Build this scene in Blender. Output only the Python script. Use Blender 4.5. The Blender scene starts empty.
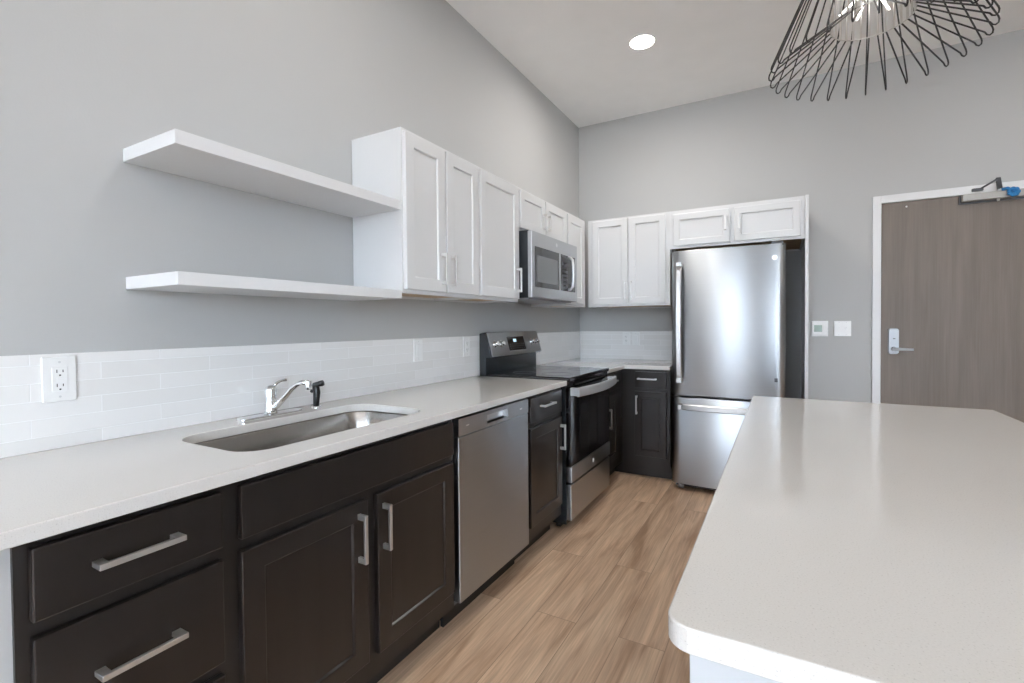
import bpy, bmesh, math, random
from mathutils import Vector, Matrix
random.seed(7)
sc = bpy.context.scene
C = sc.collection
PI = math.pi

# ------------------------------------------------------------------ camera
cam_d = bpy.data.cameras.new('camera')
cam = bpy.data.objects.new('camera', cam_d)
C.objects.link(cam)
F_PX, PX, PY = 479.566, 512.0, 333.562
YAW, PIT, ROL = math.radians(-29.38), math.radians(-1.044), math.radians(-0.462)
cam_d.sensor_fit = 'HORIZONTAL'
cam_d.sensor_width = 36.0
cam_d.lens = 36.0 * F_PX / 1024.0
cam_d.shift_x = (512.0 - PX) / 1024.0
cam_d.shift_y = -(341.5 - PY) / 1024.0
cam_d.clip_start = 0.02
fwd = Vector((math.sin(YAW) * math.cos(PIT), math.cos(YAW) * math.cos(PIT), math.sin(PIT)))
rgt = Vector((math.cos(YAW), -math.sin(YAW), 0))
upv = rgt.cross(fwd)
r2 = rgt * math.cos(ROL) + upv * math.sin(ROL)
u2 = -rgt * math.sin(ROL) + upv * math.cos(ROL)
M3 = Matrix((r2, u2, -fwd)).transposed()
cam.matrix_world = Matrix.Translation((1.766, 0.0, 1.247)) @ M3.to_4x4()
sc.camera = cam

# ------------------------------------------------------------------ world (overcast sky outside the windows)
w = bpy.data.worlds.new('sky'); sc.world = w
w.use_nodes = True
nt = w.node_tree; nt.nodes.clear()
o_ = nt.nodes.new('ShaderNodeOutputWorld'); bg = nt.nodes.new('ShaderNodeBackground')
tc = nt.nodes.new('ShaderNodeTexCoord'); sp = nt.nodes.new('ShaderNodeSeparateXYZ')
cr = nt.nodes.new('ShaderNodeValToRGB')
nt.links.new(tc.outputs['Generated'], sp.inputs[0]); 
mp_ = nt.nodes.new('ShaderNodeMapRange'); mp_.inputs[1].default_value = -1; mp_.inputs[2].default_value = 1
nt.links.new(sp.outputs['Z'], mp_.inputs[0]); nt.links.new(mp_.outputs[0], cr.inputs[0])
els = cr.color_ramp.elements
els[0].position = 0.0; els[0].color = (.28, .29, .29, 1)
els[1].position = 1.0; els[1].color = (.56, .76, 1.05, 1)
e = els.new(.49); e.color = (.36, .39, .42, 1)
e = els.new(.51); e.color = (.80, .93, 1.08, 1)
nt.links.new(cr.outputs[0], bg.inputs[0]); bg.inputs[1].default_value = 9.0
nt.links.new(bg.outputs[0], o_.inputs[0])

# ------------------------------------------------------------------ exposure
sc.view_settings.view_transform = 'Standard'
sc.view_settings.look = 'None'
sc.view_settings.gamma = 1.0
sc.view_settings.use_curve_mapping = False
sc.view_settings.exposure = 0.80

# room extents
YB, XR, YR, ZC = 4.52, 5.6, -6.2, 3.2
# windows in the wall behind the photographer plus unseen ones added for light in the right wall: (x0, x1, z0, z1)
REAR_WINDOWS = [(0.20, 1.50, 0.20, 3.0), (2.75, 4.05, 0.20, 3.0), (4.25, 5.5, 0.20, 3.0)]
ADDED_SIDE_WINDOWS = [(-5.6, -4.2, 0.35, 2.95), (-3.4, -2.0, 0.35, 2.95)]

def area(name, loc, rot, sx, sy, power, color=(1, 1, 1), shape='RECTANGLE', portal=False):
    l = bpy.data.lights.new(name, 'AREA'); l.shape = shape; l.size = sx
    if shape == 'RECTANGLE': l.size_y = sy
    l.energy = power; l.color = color
    if portal: l.cycles.is_portal = True
    ob = bpy.data.objects.new(name, l); C.objects.link(ob)
    ob.location = loc; ob.rotation_euler = rot
    return ob
# daylight enters through the wall openings: portals guide the sky light
for i, (a, b, c, d) in enumerate(REAR_WINDOWS):
    area('window_portal', ((a + b) / 2, YR - .10, (c + d) / 2), (PI / 2, 0, 0), b - a, d - c, 1, portal=True)
for i, (a, b, c, d) in enumerate(ADDED_SIDE_WINDOWS):
    area('window_portal', (XR + .10, (a + b) / 2, (c + d) / 2), (PI / 2, 0, PI / 2), b - a, d - c, 1, portal=True)

# ------------------------------------------------------------------ materials
MATS = {}
def mat(name, base, rough=.5, metal=0.0, spec=.5, bump=None, vary=None, coat=0, aniso=0, emit=None, trans=0, ior=1.5):
    """vary = (scale vec, amount); bump = (scale vec, strength)"""
    m = bpy.data.materials.new(name); m.use_nodes = True
    n = m.node_tree; p = n.nodes['Principled BSDF']
    p.inputs['Base Color'].default_value = (*base, 1)
    p.inputs['Roughness'].default_value = rough
    p.inputs['Metallic'].default_value = metal
    p.inputs['Specular IOR Level'].default_value = spec
    p.inputs['Coat Weight'].default_value = coat
    p.inputs['Coat Roughness'].default_value = .05
    p.inputs['IOR'].default_value = ior
    p.inputs['Transmission Weight'].default_value = trans
    if aniso:
        p.inputs['Anisotropic'].default_value = aniso
        tg = n.nodes.new('ShaderNodeCombineXYZ'); tg.inputs[2].default_value = 1; n.links.new(tg.outputs[0], p.inputs['Tangent'])
    if emit:
        p.inputs['Emission Color'].default_value = (*emit[0], 1); p.inputs['Emission Strength'].default_value = emit[1]
    tcn = n.nodes.new('ShaderNodeTexCoord')
    def noise(scale, detail=4):
        mpn = n.nodes.new('ShaderNodeMapping'); mpn.inputs['Scale'].default_value = scale
        n.links.new(tcn.outputs['Object'], mpn.inputs[0])
        nz = n.nodes.new('ShaderNodeTexNoise'); nz.inputs['Scale'].default_value = 1.0; nz.inputs['Detail'].default_value = detail
        n.links.new(mpn.outputs[0], nz.inputs[0]); return nz
    sc_, am = vary or ((6, 6, 6), .03)
    nz = noise(sc_)
    hv = n.nodes.new('ShaderNodeMixRGB'); hv.blend_type = 'MIX'
    hv.inputs[1].default_value = (*[max(0, c * (1 - am)) for c in base], 1)
    hv.inputs[2].default_value = (*[min(1, c * (1 + am)) for c in base], 1)
    n.links.new(nz.outputs[0], hv.inputs[0]); n.links.new(hv.outputs[0], p.inputs['Base Color'])
    if bump:
        nb = noise(bump[0]); b = n.nodes.new('ShaderNodeBump'); b.inputs['Strength'].default_value = bump[1]; b.inputs['Distance'].default_value = .002
        n.links.new(nb.outputs[0], b.inputs['Height']); n.links.new(b.outputs[0], p.inputs['Normal'])
    MATS[name] = m
    return m

mat('paint', (.50, .50, .495), .75, bump=((140, 140, 140), .12), vary=((1.5, 1.5, 1.5), .015))
mat('ceiling_paint', (.92, .92, .915), .85, bump=((90, 90, 90), .2))
mat('white_lacquer', (.69, .69, .69), .32, vary=((3, 3, 3), .01))
mat('white_trim', (.78, .78, .78), .35, vary=((3, 3, 3), .01))
mat('shelf_white', (.74, .74, .745), .4, vary=((3, 3, 3), .01))
mat('espresso', (.0125, .0098, .0088), .30, vary=((22, 22, 3), .45), coat=.12)
mat('espresso_frame', (.014, .012, .011), .35, vary=((22, 22, 3), .4))
mat('kick_black', (.012, .012, .013), .5)
mat('ply', (.62, .46, .30), .55, vary=((4, 30, 30), .15))
mat('steel', (.43, .452, .475), .32, 1.0, vary=((2, 2, 300), .04), aniso=.95)
mat('steel_h', (.49, .50, .51), .32, 1.0, vary=((2, 2, 300), .05), aniso=.8)
mat('lock_satin', (.50, .53, .56), .5, .5)
mat('closer_grey', (.36, .345, .32), .4, .3)
mat('steel_plain', (.68, .685, .69), .36, .9, vary=((30, 30, 30), .03))
mat('nickel', (.70, .69, .675), .34, .92, vary=((30, 30, 30), .03))
mat('chrome', (.86, .87, .88), .07, 1.0, vary=((5, 5, 5), .01))
mat('sink_steel', (.47, .455, .44), .22, 1.0, vary=((3, 200, 200), .06))
mat('black_plastic', (.015, .016, .018), .32)
mat('black_enamel', (.014, .018, .022), .25)
mat('black_glass', (.008, .008, .010), .045, spec=.6)
mat('oven_window', (.020, .021, .023), .05, spec=.6)
mat('micro_window', (.16, .17, .175), .12, spec=.6, vary=((400, 400, 400), .3))
mat('dark_grey', (.09, .095, .105), .5)
mat('hinge_grey', (.30, .30, .30), .5)
mat('plate_white', (.86, .86, .85), .3)
mat('slot_dark', (.05, .05, .05), .6)
mat('lcd', (.32, .42, .36), .25)
mat('wire_black', (.012, .012, .013), .4)
mat('blue_tape', (.01, .17, .42), .5, vary=((60, 60, 60), .5))
mat('lamp_tube', (1, .97, .92), .4, emit=((1, .95, .88), 7))
mat('can_lens', (1, 1, 1), .4, emit=((1, .95, .88), 7))
mat('led_blue', (.6, .8, .9), .3, emit=((.7, .9, 1.0), .35))
mat('island_paint', (.50, .52, .54), .45)
mat('window_glass', (1, 1, 1), 0, trans=1.0, ior=1.05, spec=.2)

def quartz():
    m = mat('quartz', (.80, .785, .765), .13, spec=.5, coat=.25)
    n = m.node_tree; p = n.nodes['Principled BSDF']
    tcn = n.nodes.new('ShaderNodeTexCoord')
    vo = n.nodes.new('ShaderNodeTexNoise'); vo.inputs['Scale'].default_value = 420; vo.inputs['Detail'].default_value = 2
    n.links.new(tcn.outputs['Object'], vo.inputs[0])
    r = n.nodes.new('ShaderNodeValToRGB')
    r.color_ramp.elements[0].position = .27; r.color_ramp.elements[0].color = (.50, .475, .45, 1)
    r.color_ramp.elements[1].position = .36; r.color_ramp.elements[1].color = (.66, .64, .61, 1)
    e2 = r.color_ramp.elements.new(.75); e2.color = (.70, .68, .65, 1)
    n.links.new(vo.outputs[0], r.inputs[0]); n.links.new(r.outputs[0], p.inputs['Base Color'])
quartz()

def floor_mat():
    m = bpy.data.materials.new('oak_planks'); m.use_nodes = True; MATS['oak_planks'] = m
    n = m.node_tree; p = n.nodes['Principled BSDF']; L = n.links.new
    tcn = n.nodes.new('ShaderNodeTexCoord')
    mp = n.nodes.new('ShaderNodeMapping'); mp.inputs['Rotation'].default_value = (0, 0, PI / 2)
    mp.inputs['Location'].default_value = (.35, .06, 0)
    L(tcn.outputs['Object'], mp.inputs[0])
    br = n.nodes.new('ShaderNodeTexBrick'); br.offset = .37; br.offset_frequency = 2
    br.inputs['Scale'].default_value = 1; br.inputs['Brick Width'].default_value = 1.5; br.inputs['Row Height'].default_value = .18
    br.inputs['Mortar Size'].default_value = .0013; br.inputs['Mortar Smooth'].default_value = .3; br.inputs['Bias'].default_value = 0
    br.inputs['Color1'].default_value = (0, 0, 0, 1); br.inputs['Color2'].default_value = (1, 1, 1, 1); br.inputs['Mortar'].default_value = (.5, .5, .5, 1)
    L(mp.outputs[0], br.inputs[0])
    # per-plank offset of the grain
    sepb = n.nodes.new('ShaderNodeSeparateXYZ'); L(mp.outputs[0], sepb.inputs[0])
    mul = n.nodes.new('ShaderNodeVectorMath'); mul.operation = 'SCALE'; mul.inputs[3].default_value = 37
    L(br.outputs['Color'], mul.inputs[0])
    add = n.nodes.new('ShaderNodeVectorMath'); add.operation = 'ADD'; L(mp.outputs[0], add.inputs[0]); L(mul.outputs[0], add.inputs[1])
    sc1 = n.nodes.new('ShaderNodeMapping'); sc1.inputs['Scale'].default_value = (1.1, 9, 1); L(add.outputs[0], sc1.inputs[0])
    n1 = n.nodes.new('ShaderNodeTexNoise'); n1.inputs['Scale'].default_value = 1.3; n1.inputs['Detail'].default_value = 6; n1.inputs['Distortion'].default_value = 1.1
    L(sc1.outputs[0], n1.inputs[0])
    sc2 = n.nodes.new('ShaderNodeMapping'); sc2.inputs['Scale'].default_value = (5, 150, 1); L(add.outputs[0], sc2.inputs[0])
    n2 = n.nodes.new('ShaderNodeTexNoise'); n2.inputs['Scale'].default_value = 1.0; n2.inputs['Detail'].default_value = 5
    L(sc2.outputs[0], n2.inputs[0])
    r1 = n.nodes.new('ShaderNodeValToRGB')
    r1.color_ramp.elements[0].position = .30; r1.color_ramp.elements[0].color = (.42, .265, .165, 1)
    r1.color_ramp.elements[1].position = .66; r1.color_ramp.elements[1].color = (.72, .52, .36, 1)
    e1 = r1.color_ramp.elements.new(.48); e1.color = (.59, .40, .27, 1)
    L(n1.outputs[0], r1.inputs[0])
    r2_ = n.nodes.new('ShaderNodeValToRGB')
    r2_.color_ramp.elements[0].position = .3; r2_.color_ramp.elements[0].color = (.80, .80, .80, 1)
    r2_.color_ramp.elements[1].position = .7; r2_.color_ramp.elements[1].color = (1.08, 1.08, 1.08, 1)
    L(n2.outputs[0], r2_.inputs[0])
    m1 = n.nodes.new('ShaderNodeMixRGB'); m1.blend_type = 'MULTIPLY'; m1.inputs[0].default_value = 1
    L(r1.outputs[0], m1.inputs[1]); L(r2_.outputs[0], m1.inputs[2])
    r3 = n.nodes.new('ShaderNodeValToRGB')
    r3.color_ramp.elements[0].color = (.93, .93, .93, 1); r3.color_ramp.elements[1].color = (1.07, 1.07, 1.06, 1)
    L(br.outputs['Color'], r3.inputs[0])
    m2 = n.nodes.new('ShaderNodeMixRGB'); m2.blend_type = 'MULTIPLY'; m2.inputs[0].default_value = 1
    L(m1.outputs[0], m2.inputs[1]); L(r3.outputs[0], m2.inputs[2])
    m3 = n.nodes.new('ShaderNodeMixRGB'); m3.blend_type = 'MIX'; m3.inputs[2].default_value = (.17, .11, .075, 1)
    fm = n.nodes.new('ShaderNodeMath'); fm.operation = 'MULTIPLY'; fm.inputs[1].default_value = .7; L(br.outputs['Fac'], fm.inputs[0])
    L(fm.outputs[0], m3.inputs[0]); L(m2.outputs[0], m3.inputs[1]); L(m3.outputs[0], p.inputs['Base Color'])
    p.inputs['Roughness'].default_value = .42; p.inputs['Specular IOR Level'].default_value = .35
    b = n.nodes.new('ShaderNodeBump'); b.inputs['Strength'].default_value = .15; b.inputs['Distance'].default_value = .001
    L(n2.outputs[0], b.inputs['Height']); L(b.outputs[0], p.inputs['Normal'])
floor_mat()

def tile_mat(name, axis):
    m = bpy.data.materials.new(name); m.use_nodes = True; MATS[name] = m
    n = m.node_tree; p = n.nodes['Principled BSDF']; L = n.links.new
    tcn = n.nodes.new('ShaderNodeTexCoord'); s = n.nodes.new('ShaderNodeSeparateXYZ'); L(tcn.outputs['Object'], s.inputs[0])
    c = n.nodes.new('ShaderNodeCombineXYZ'); L(s.outputs[axis], c.inputs[0]); L(s.outputs['Z'], c.inputs[1])
    mp = n.nodes.new('ShaderNodeMapping'); mp.inputs['Location'].default_value = (-.174, -.902 + .098 * 10, 0); L(c.outputs[0], mp.inputs[0])
    br = n.nodes.new('ShaderNodeTexBrick'); br.offset = .5
    br.inputs['Scale'].default_value = 1; br.inputs['Brick Width'].default_value = .310; br.inputs['Row Height'].default_value = .049
    br.inputs['Mortar Size'].default_value = .0016; br.inputs['Mortar Smooth'].default_value = .6
    br.inputs['Color1'].default_value = (.83, .82, .805, 1); br.inputs['Color2'].default_value = (.88, .87, .86, 1); br.inputs['Mortar'].default_value = (.95, .95, .95, 1)
    L(mp.outputs[0], br.inputs[0]); L(br.outputs['Color'], p.inputs['Base Color'])
    p.inputs['Roughness'].default_value = .12; p.inputs['Coat Weight'].default_value = .3
    nz = n.nodes.new('ShaderNodeTexNoise'); nz.inputs['Scale'].default_value = 14; L(tcn.outputs['Object'], nz.inputs[0])
    inv = n.nodes.new('ShaderNodeMath'); inv.operation = 'MULTIPLY_ADD'; inv.inputs[1].default_value = -1.0
    L(br.outputs['Fac'], inv.inputs[0]); L(nz.outputs[0], inv.inputs[2])
    b = n.nodes.new('ShaderNodeBump'); b.inputs['Strength'].default_value = .5; b.inputs['Distance'].default_value = .0015
    L(inv.outputs[0], b.inputs['Height']); L(b.outputs[0], p.inputs['Normal'])
tile_mat('tile_left', 'Y'); tile_mat('tile_back', 'X')

def door_wood():
    m = mat('door_wood', (.185, .150, .122), .5)
    n = m.node_tree; p = n.nodes['Principled BSDF']; L = n.links.new
    tcn = n.nodes.new('ShaderNodeTexCoord')
    mp = n.nodes.new('ShaderNodeMapping'); mp.inputs['Scale'].default_value = (9, 9, .7); L(tcn.outputs['Object'], mp.inputs[0])
    nz = n.nodes.new('ShaderNodeTexNoise'); nz.inputs['Scale'].default_value = 2.2; nz.inputs['Detail'].default_value = 8; nz.inputs['Distortion'].default_value = .6
    L(mp.outputs[0], nz.inputs[0])
    mp2 = n.nodes.new('ShaderNodeMapping'); mp2.inputs['Scale'].default_value = (160, 160, 3); L(tcn.outputs['Object'], mp2.inputs[0])
    nz2 = n.nodes.new('ShaderNodeTexNoise'); nz2.inputs['Scale'].default_value = 1; L(mp2.outputs[0], nz2.inputs[0])
    r = n.nodes.new('ShaderNodeValToRGB')
    r.color_ramp.elements[0].position = .3; r.color_ramp.elements[0].color = (.160, .128, .103, 1)
    r.color_ramp.elements[1].position = .7; r.color_ramp.elements[1].color = (.215, .176, .145, 1)
    mx = n.nodes.new('ShaderNodeMixRGB'); mx.inputs[0].default_value = .35; L(nz.outputs[0], mx.inputs[1]); L(nz2.outputs[0], mx.inputs[2])
    L(mx.outputs[0], r.inputs[0]); L(r.outputs[0], p.inputs['Base Color'])
door_wood()

# ------------------------------------------------------------------ mesh helpers
class MB:
    def __init__(s): s.bm = bmesh.new()
    def merge(s, b, smooth=False):
        me = bpy.data.meshes.new('tmp'); 
        for f in b.faces: f.smooth = smooth
        b.to_mesh(me); b.free(); s.bm.from_mesh(me); bpy.data.meshes.remove(me); return s
    def box(s, x0, x1, y0, y1, z0, z1, bev=0.0, seg=2):
        b = bmesh.new(); bmesh.ops.create_cube(b, size=1)
        for v in b.verts: v.co = Vector(((x0 + x1) / 2 + v.co.x * (x1 - x0), (y0 + y1) / 2 + v.co.y * (y1 - y0), (z0 + z1) / 2 + v.co.z * (z1 - z0)))
        if bev: bmesh.ops.bevel(b, geom=b.edges[:], offset=bev, segments=seg, affect='EDGES', profile=.5)
        return s.merge(b)
    def hexa(s, pts, bev=0.0):
        """8 points: bottom 4 (ccw) then top 4"""
        b = bmesh.new(); v = [b.verts.new(p) for p in pts]
        for f in ((3, 2, 1, 0), (4, 5, 6, 7), (0, 1, 5, 4), (1, 2, 6, 5), (2, 3, 7, 6), (3, 0, 4, 7)): b.faces.new([v[i] for i in f])
        bmesh.ops.recalc_face_normals(b, faces=b.faces)
        if bev: bmesh.ops.bevel(b, geom=b.edges[:], offset=bev, segments=2, affect='EDGES', profile=.5)
        return s.merge(b)
    def cyl(s, p0, p1, r0, r1=None, seg=24, bev=0.0, smooth=True):
        p0, p1 = Vector(p0), Vector(p1); r1 = r0 if r1 is None else r1
        d = p1 - p0; b = bmesh.new()
        bmesh.ops.create_cone(b, cap_ends=True, segments=seg, radius1=r0, radius2=r1, depth=d.length)
        if bev:
            ed = [e for e in b.edges if abs(e.verts[0].co.z - e.verts[1].co.z) < 1e-6]
            bmesh.ops.bevel(b, geom=ed, offset=bev, segments=2, affect='EDGES', profile=.5)
        rot = d.to_track_quat('Z', 'Y').to_matrix().to_4x4()
        bmesh.ops.transform(b, matrix=Matrix.Translation((p0 + p1) / 2) @ rot, verts=b.verts)
        me = bpy.data.meshes.new('tmp')
        for f in b.faces: f.smooth = smooth and len(f.verts) == 4
        b.to_mesh(me); b.free(); s.bm.from_mesh(me); bpy.data.meshes.remove(me); return s
    def tube(s, pts, r, seg=8, closed=False, rs=None):
        pts = [Vector(p) for p in pts]; n = len(pts); b = bmesh.new(); rings = []
        prev = None
        for i, p in enumerate(pts):
            if closed: t = (pts[(i + 1) % n] - pts[i - 1]).normalized()
            else: t = (pts[min(i + 1, n - 1)] - pts[max(i - 1, 0)]).normalized()
            if prev is None:
                a = Vector((0, 0, 1)) if abs(t.z) < .9 else Vector((1, 0, 0))
                nrm = (a - t * a.dot(t)).normalized()
            else:
                nrm = (prev - t * prev.dot(t)).normalized()
            prev = nrm; bn = t.cross(nrm); rr = rs[i] if rs else r
            rings.append([b.verts.new(p + nrm * math.cos(2 * PI * k / seg) * rr + bn * math.sin(2 * PI * k / seg) * rr) for k in range(seg)])
        for i in range(n if closed else n - 1):
            A, B = rings[i], rings[(i + 1) % n]
            for k in range(seg): b.faces.new((A[k], A[(k + 1) % seg], B[(k + 1) % seg], B[k]))
        if not closed: b.faces.new(rings[0][::-1]); b.faces.new(rings[-1])
        bmesh.ops.recalc_face_normals(b, faces=b.faces)
        return s.merge(b, True)
    def sphere(s, c, r, sx=1, sy=1, sz=1):
        b = bmesh.new(); bmesh.ops.create_uvsphere(b, u_segments=16, v_segments=10, radius=r)
        for v in b.verts: v.co = Vector((c[0] + v.co.x * sx, c[1] + v.co.y * sy, c[2] + v.co.z * sz))
        return s.merge(b, True)
    def prism(s, poly, z0, z1, holes=(), bev=0.0):
        """extruded polygon (xy) with holes, small rounded rim"""
        cu = bpy.data.curves.new('c', 'CURVE'); cu.dimensions = '2D'; cu.fill_mode = 'BOTH'
        cu.extrude = (z1 - z0) / 2 - bev; cu.bevel_depth = bev; cu.bevel_resolution = 2; cu.offset = -bev
        for pl in [poly] + list(holes):
            sp_ = cu.splines.new('POLY'); sp_.points.add(len(pl) - 1); sp_.use_cyclic_u = True
            for q, (x, y) in zip(sp_.points, pl): q.co = (x, y, 0, 1)
        ob = bpy.data.objects.new('c', cu); C.objects.link(ob)
        dg = bpy.context.evaluated_depsgraph_get(); dg.update()
        me = bpy.data.meshes.new_from_object(ob.evaluated_get(dg))
        bpy.data.objects.remove(ob); bpy.data.curves.remove(cu)
        b = bmesh.new(); b.from_mesh(me); bpy.data.meshes.remove(me)
        bmesh.ops.remove_doubles(b, verts=b.verts, dist=1e-5)
        for v in b.verts: v.co.z += (z0 + z1) / 2
        return s.merge(b)

def rrect(x0, x1, y0, y1, r, n=8, corners=(1, 1, 1, 1)):
    """rounded rectangle, ccw from (x0,y0); corners: (x0y0, x1y0, x1y1, x0y1)"""
    out = []
    for k, (cx, cy, a0) in enumerate(((x0 + r, y0 + r, PI), (x1 - r, y0 + r, 1.5 * PI), (x1 - r, y1 - r, 0), (x0 + r, y1 - r, .5 * PI))):
        if corners[k]:
            for i in range(n + 1):
                a = a0 + (PI / 2) * i / n; out.append((cx + r * math.cos(a), cy + r * math.sin(a)))
        else: out.append(((x0, x1, x1, x0)[k], (y0, y0, y1, y1)[k]))
    return out

def origin(o):
    p = Vector((0, 0, 0))
    while o is not None: p += o.location; o = o.parent
    return p
def obj(name, mb, m, parent=None, loc=None):
    """link a builder (world coordinates) as ONE mesh object"""
    off = origin(parent)
    base = Vector(loc) if loc is not None else None
    me = bpy.data.meshes.new(name)
    b = mb.bm
    sh = -(base if base is not None else off)
    bmesh.ops.translate(b, verts=b.verts, vec=sh)
    b.to_mesh(me); b.free()
    o = bpy.data.objects.new(name, me); C.objects.link(o)
    ms = m if isinstance(m, (list, tuple)) else [m]
    for q in ms: me.materials.append(MATS[q])
    if parent is not None:
        o.parent = parent
        if base is not None: o.location = base - off
    elif base is not None: o.location = base
    return o
def thing(name, label, cat, loc, group=None):
    o = bpy.data.objects.new(name, None); C.objects.link(o); o.location = loc; o.empty_display_size = .1
    tag(o, label, cat, group); return o
def tag(o, label, cat, group=None):
    o['label'] = label; o['category'] = cat
    if group: o['group'] = group
    return o
def struct(name, mb, m, parent=None, loc=None):
    o = obj(name, mb, m, parent, loc)
    if parent is None: o['kind'] = 'structure'
    return o
def copy_tree(o, parent=None):
    c = o.copy(); C.objects.link(c); c.parent = parent
    for ch in list(o.children): copy_tree(ch, c)
    return c

# local frames: u across the front, v = z, n outward
class Frame:
    def __init__(s, kind, face): s.k = kind; s.f = face
    def P(s, u, v, n): return Vector((s.f + n, u, v)) if s.k == 'L' else Vector((u, s.f - n, v))
    def box(s, mb, u0, u1, v0, v1, n0, n1, bev=0):
        a, b = s.P(u0, v0, n0), s.P(u1, v1, n1)
        return mb.box(min(a.x, b.x), max(a.x, b.x), min(a.y, b.y), max(a.y, b.y), min(a.z, b.z), max(a.z, b.z), bev)

def shaker(fr, u0, u1, v0, v1, t=.019, rail=.057, rec=.008, cham=.006):
    """recessed panel door front, one closed mesh"""
    b = bmesh.new(); e = .0030
    def ring(du, n): return [b.verts.new(fr.P(*q, n)) for q in ((u0 + du, v0 + du), (u1 - du, v0 + du), (u1 - du, v1 - du), (u0 + du, v1 - du))]
    R = [ring(0, 0), ring(0, t - e), ring(e * .4, t - e * .35), ring(e, t), ring(rail, t), ring(rail + e, t - e * .5), ring(rail + cham, t - rec), ]
    for A, B in zip(R, R[1:]):
        for k in range(4): b.faces.new((A[k], A[(k + 1) % 4], B[(k + 1) % 4], B[k]))
    b.faces.new(R[-1]); b.faces.new(R[0][::-1])
    bmesh.ops.recalc_face_normals(b, faces=b.faces)
    mb = MB(); return mb.merge(b)
def slab(fr, u0, u1, v0, v1, t=.019, bev=.0032):
    mb = MB(); fr.box(mb, u0, u1, v0, v1, 0, t, bev); return mb
def pull(fr, u, v, horiz, n0, L=.15, name='handle', parent=None, m='nickel', s=.0115, proj=.034):
    """square bar pull centred at u, v on a front whose surface is n0"""
    mb = MB(); h = L / 2
    if horiz:
        fr.box(mb, u - h, u + h, v - s / 2, v + s / 2, n0 + proj - s * .8, n0 + proj, .0012)
        for q in (-1, 1): fr.box(mb, u + q * (h - s * .75) - s * .75, u + q * (h - s * .75) + s * .75, v - s / 2 + .0006, v + s / 2 - .0006, n0 - .0005, n0 + proj - s * .5, .0008)
    else:
        fr.box(mb, u - s / 2, u + s / 2, v - h, v + h, n0 + proj - s * .8, n0 + proj, .0012)
        for q in (-1, 1): fr.box(mb, u - s / 2 + .0006, u + s / 2 - .0006, v + q * (h - s * .75) - s * .75, v + q * (h - s * .75) + s * .75, n0 - .0005, n0 + proj - s * .5, .0008)
    return obj(name, mb, m, parent)

# ------------------------------------------------------------------ room shell
T = .14
def wall_with_openings(fn, a0, a1, openings, z1):
    """fn(a0,a1,z0,z1) adds a box; openings = (a0,a1,z0,z1) sorted"""
    cur = a0
    for (p, q, c, d) in sorted(openings):
        if p > cur: fn(cur, p, 0, z1)
        if c > 0: fn(p, q, 0, c)
        if d < z1: fn(p, q, d, z1)
        cur = q
    if cur < a1: fn(cur, a1, 0, z1)
m_ = MB(); m_.box(-T, XR + T, YR - T, YB + T, -.12, 0); struct('floor', m_, 'oak_planks')
m_ = MB(); m_.box(-T, XR + T, YR - T, YB + T, ZC, ZC + .12); struct('ceiling', m_, 'ceiling_paint')
m_ = MB(); m_.box(-T, 0, YR - T, YB + T, 0, ZC); struct('wall_left', m_, 'paint')
DOOR = (2.414, 3.34, 0, 2.134)
m_ = MB(); wall_with_openings(lambda a, b, c, d: m_.box(a, b, YB, YB + T, c, d), 0, XR + T, [(DOOR[0] - .005, DOOR[1] + .005, 0, DOOR[3] + .005)], ZC); struct('wall_back', m_, 'paint')
m_ = MB(); wall_with_openings(lambda a, b, c, d: m_.box(a, b, YR - T, YR, c, d), 0, XR + T, REAR_WINDOWS, ZC); struct('wall_front', m_, 'paint')
m_ = MB(); wall_with_openings(lambda a, b, c, d: m_.box(XR, XR + T, a, b, c, d), YR, YB, ADDED_SIDE_WINDOWS, ZC); struct('wall_right', m_, 'paint')
wi = 0
for (a, b, c, d) in REAR_WINDOWS:
    wi += 1; m_ = MB()
    for q in ((a, a + .05, c, d), (b - .05, b, c, d), (a + .05, b - .05, c, c + .05), (a + .05, b - .05, d - .05, d), ((a + b) / 2 - .02, (a + b) / 2 + .02, c + .05, d - .05)): m_.box(q[0], q[1], YR - .09, YR - .04, q[2], q[3])
    f_ = struct('window_%d' % wi, m_, 'white_trim')
    g = MB(); g.box(a + .05, b - .05, YR - .068, YR - .064, c + .05, d - .05); obj('pane', g, 'window_glass', f_)
for (a, b, c, d) in ADDED_SIDE_WINDOWS:  # unseen windows, added to raise the ambient daylight
    wi += 1; m_ = MB()
    for q in ((a, a + .05, c, d), (b - .05, b, c, d), (a + .05, b - .05, c, c + .05), (a + .05, b - .05, d - .05, d), ((a + b) / 2 - .02, (a + b) / 2 + .02, c + .05, d - .05)): m_.box(XR + .04, XR + .09, q[0], q[1], q[2], q[3])
    f_ = struct('window_%d' % wi, m_, 'white_trim')
    g = MB(); g.box(XR + .064, XR + .068, a + .05, b - .05, c + .05, d - .05); obj('pane', g, 'window_glass', f_)
# baseboards
m_ = MB(); m_.box(1.930, 2.363, YB - .012, YB, 0, .09, .002); struct('baseboard_back', m_, 'white_trim')
m_ = MB(); m_.box(3.40, XR - .014, YB - .012, YB, 0, .09, .002); struct('baseboard_back', m_, 'white_trim')
m_ = MB(); m_.box(XR - .012, XR, YR, YB - .014, 0, .09, .002); struct('baseboard_right', m_, 'white_trim')
m_ = MB(); m_.box(0, XR - .014, YR, YR + .012, 0, .09, .002); struct('baseboard_front', m_, 'white_trim')
# low stub wall carrying the near end of the worktop
m_ = MB(); m_.box(0, .600, -.30, .290, 0, .882); struct('wall_stub', m_, 'paint')

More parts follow.
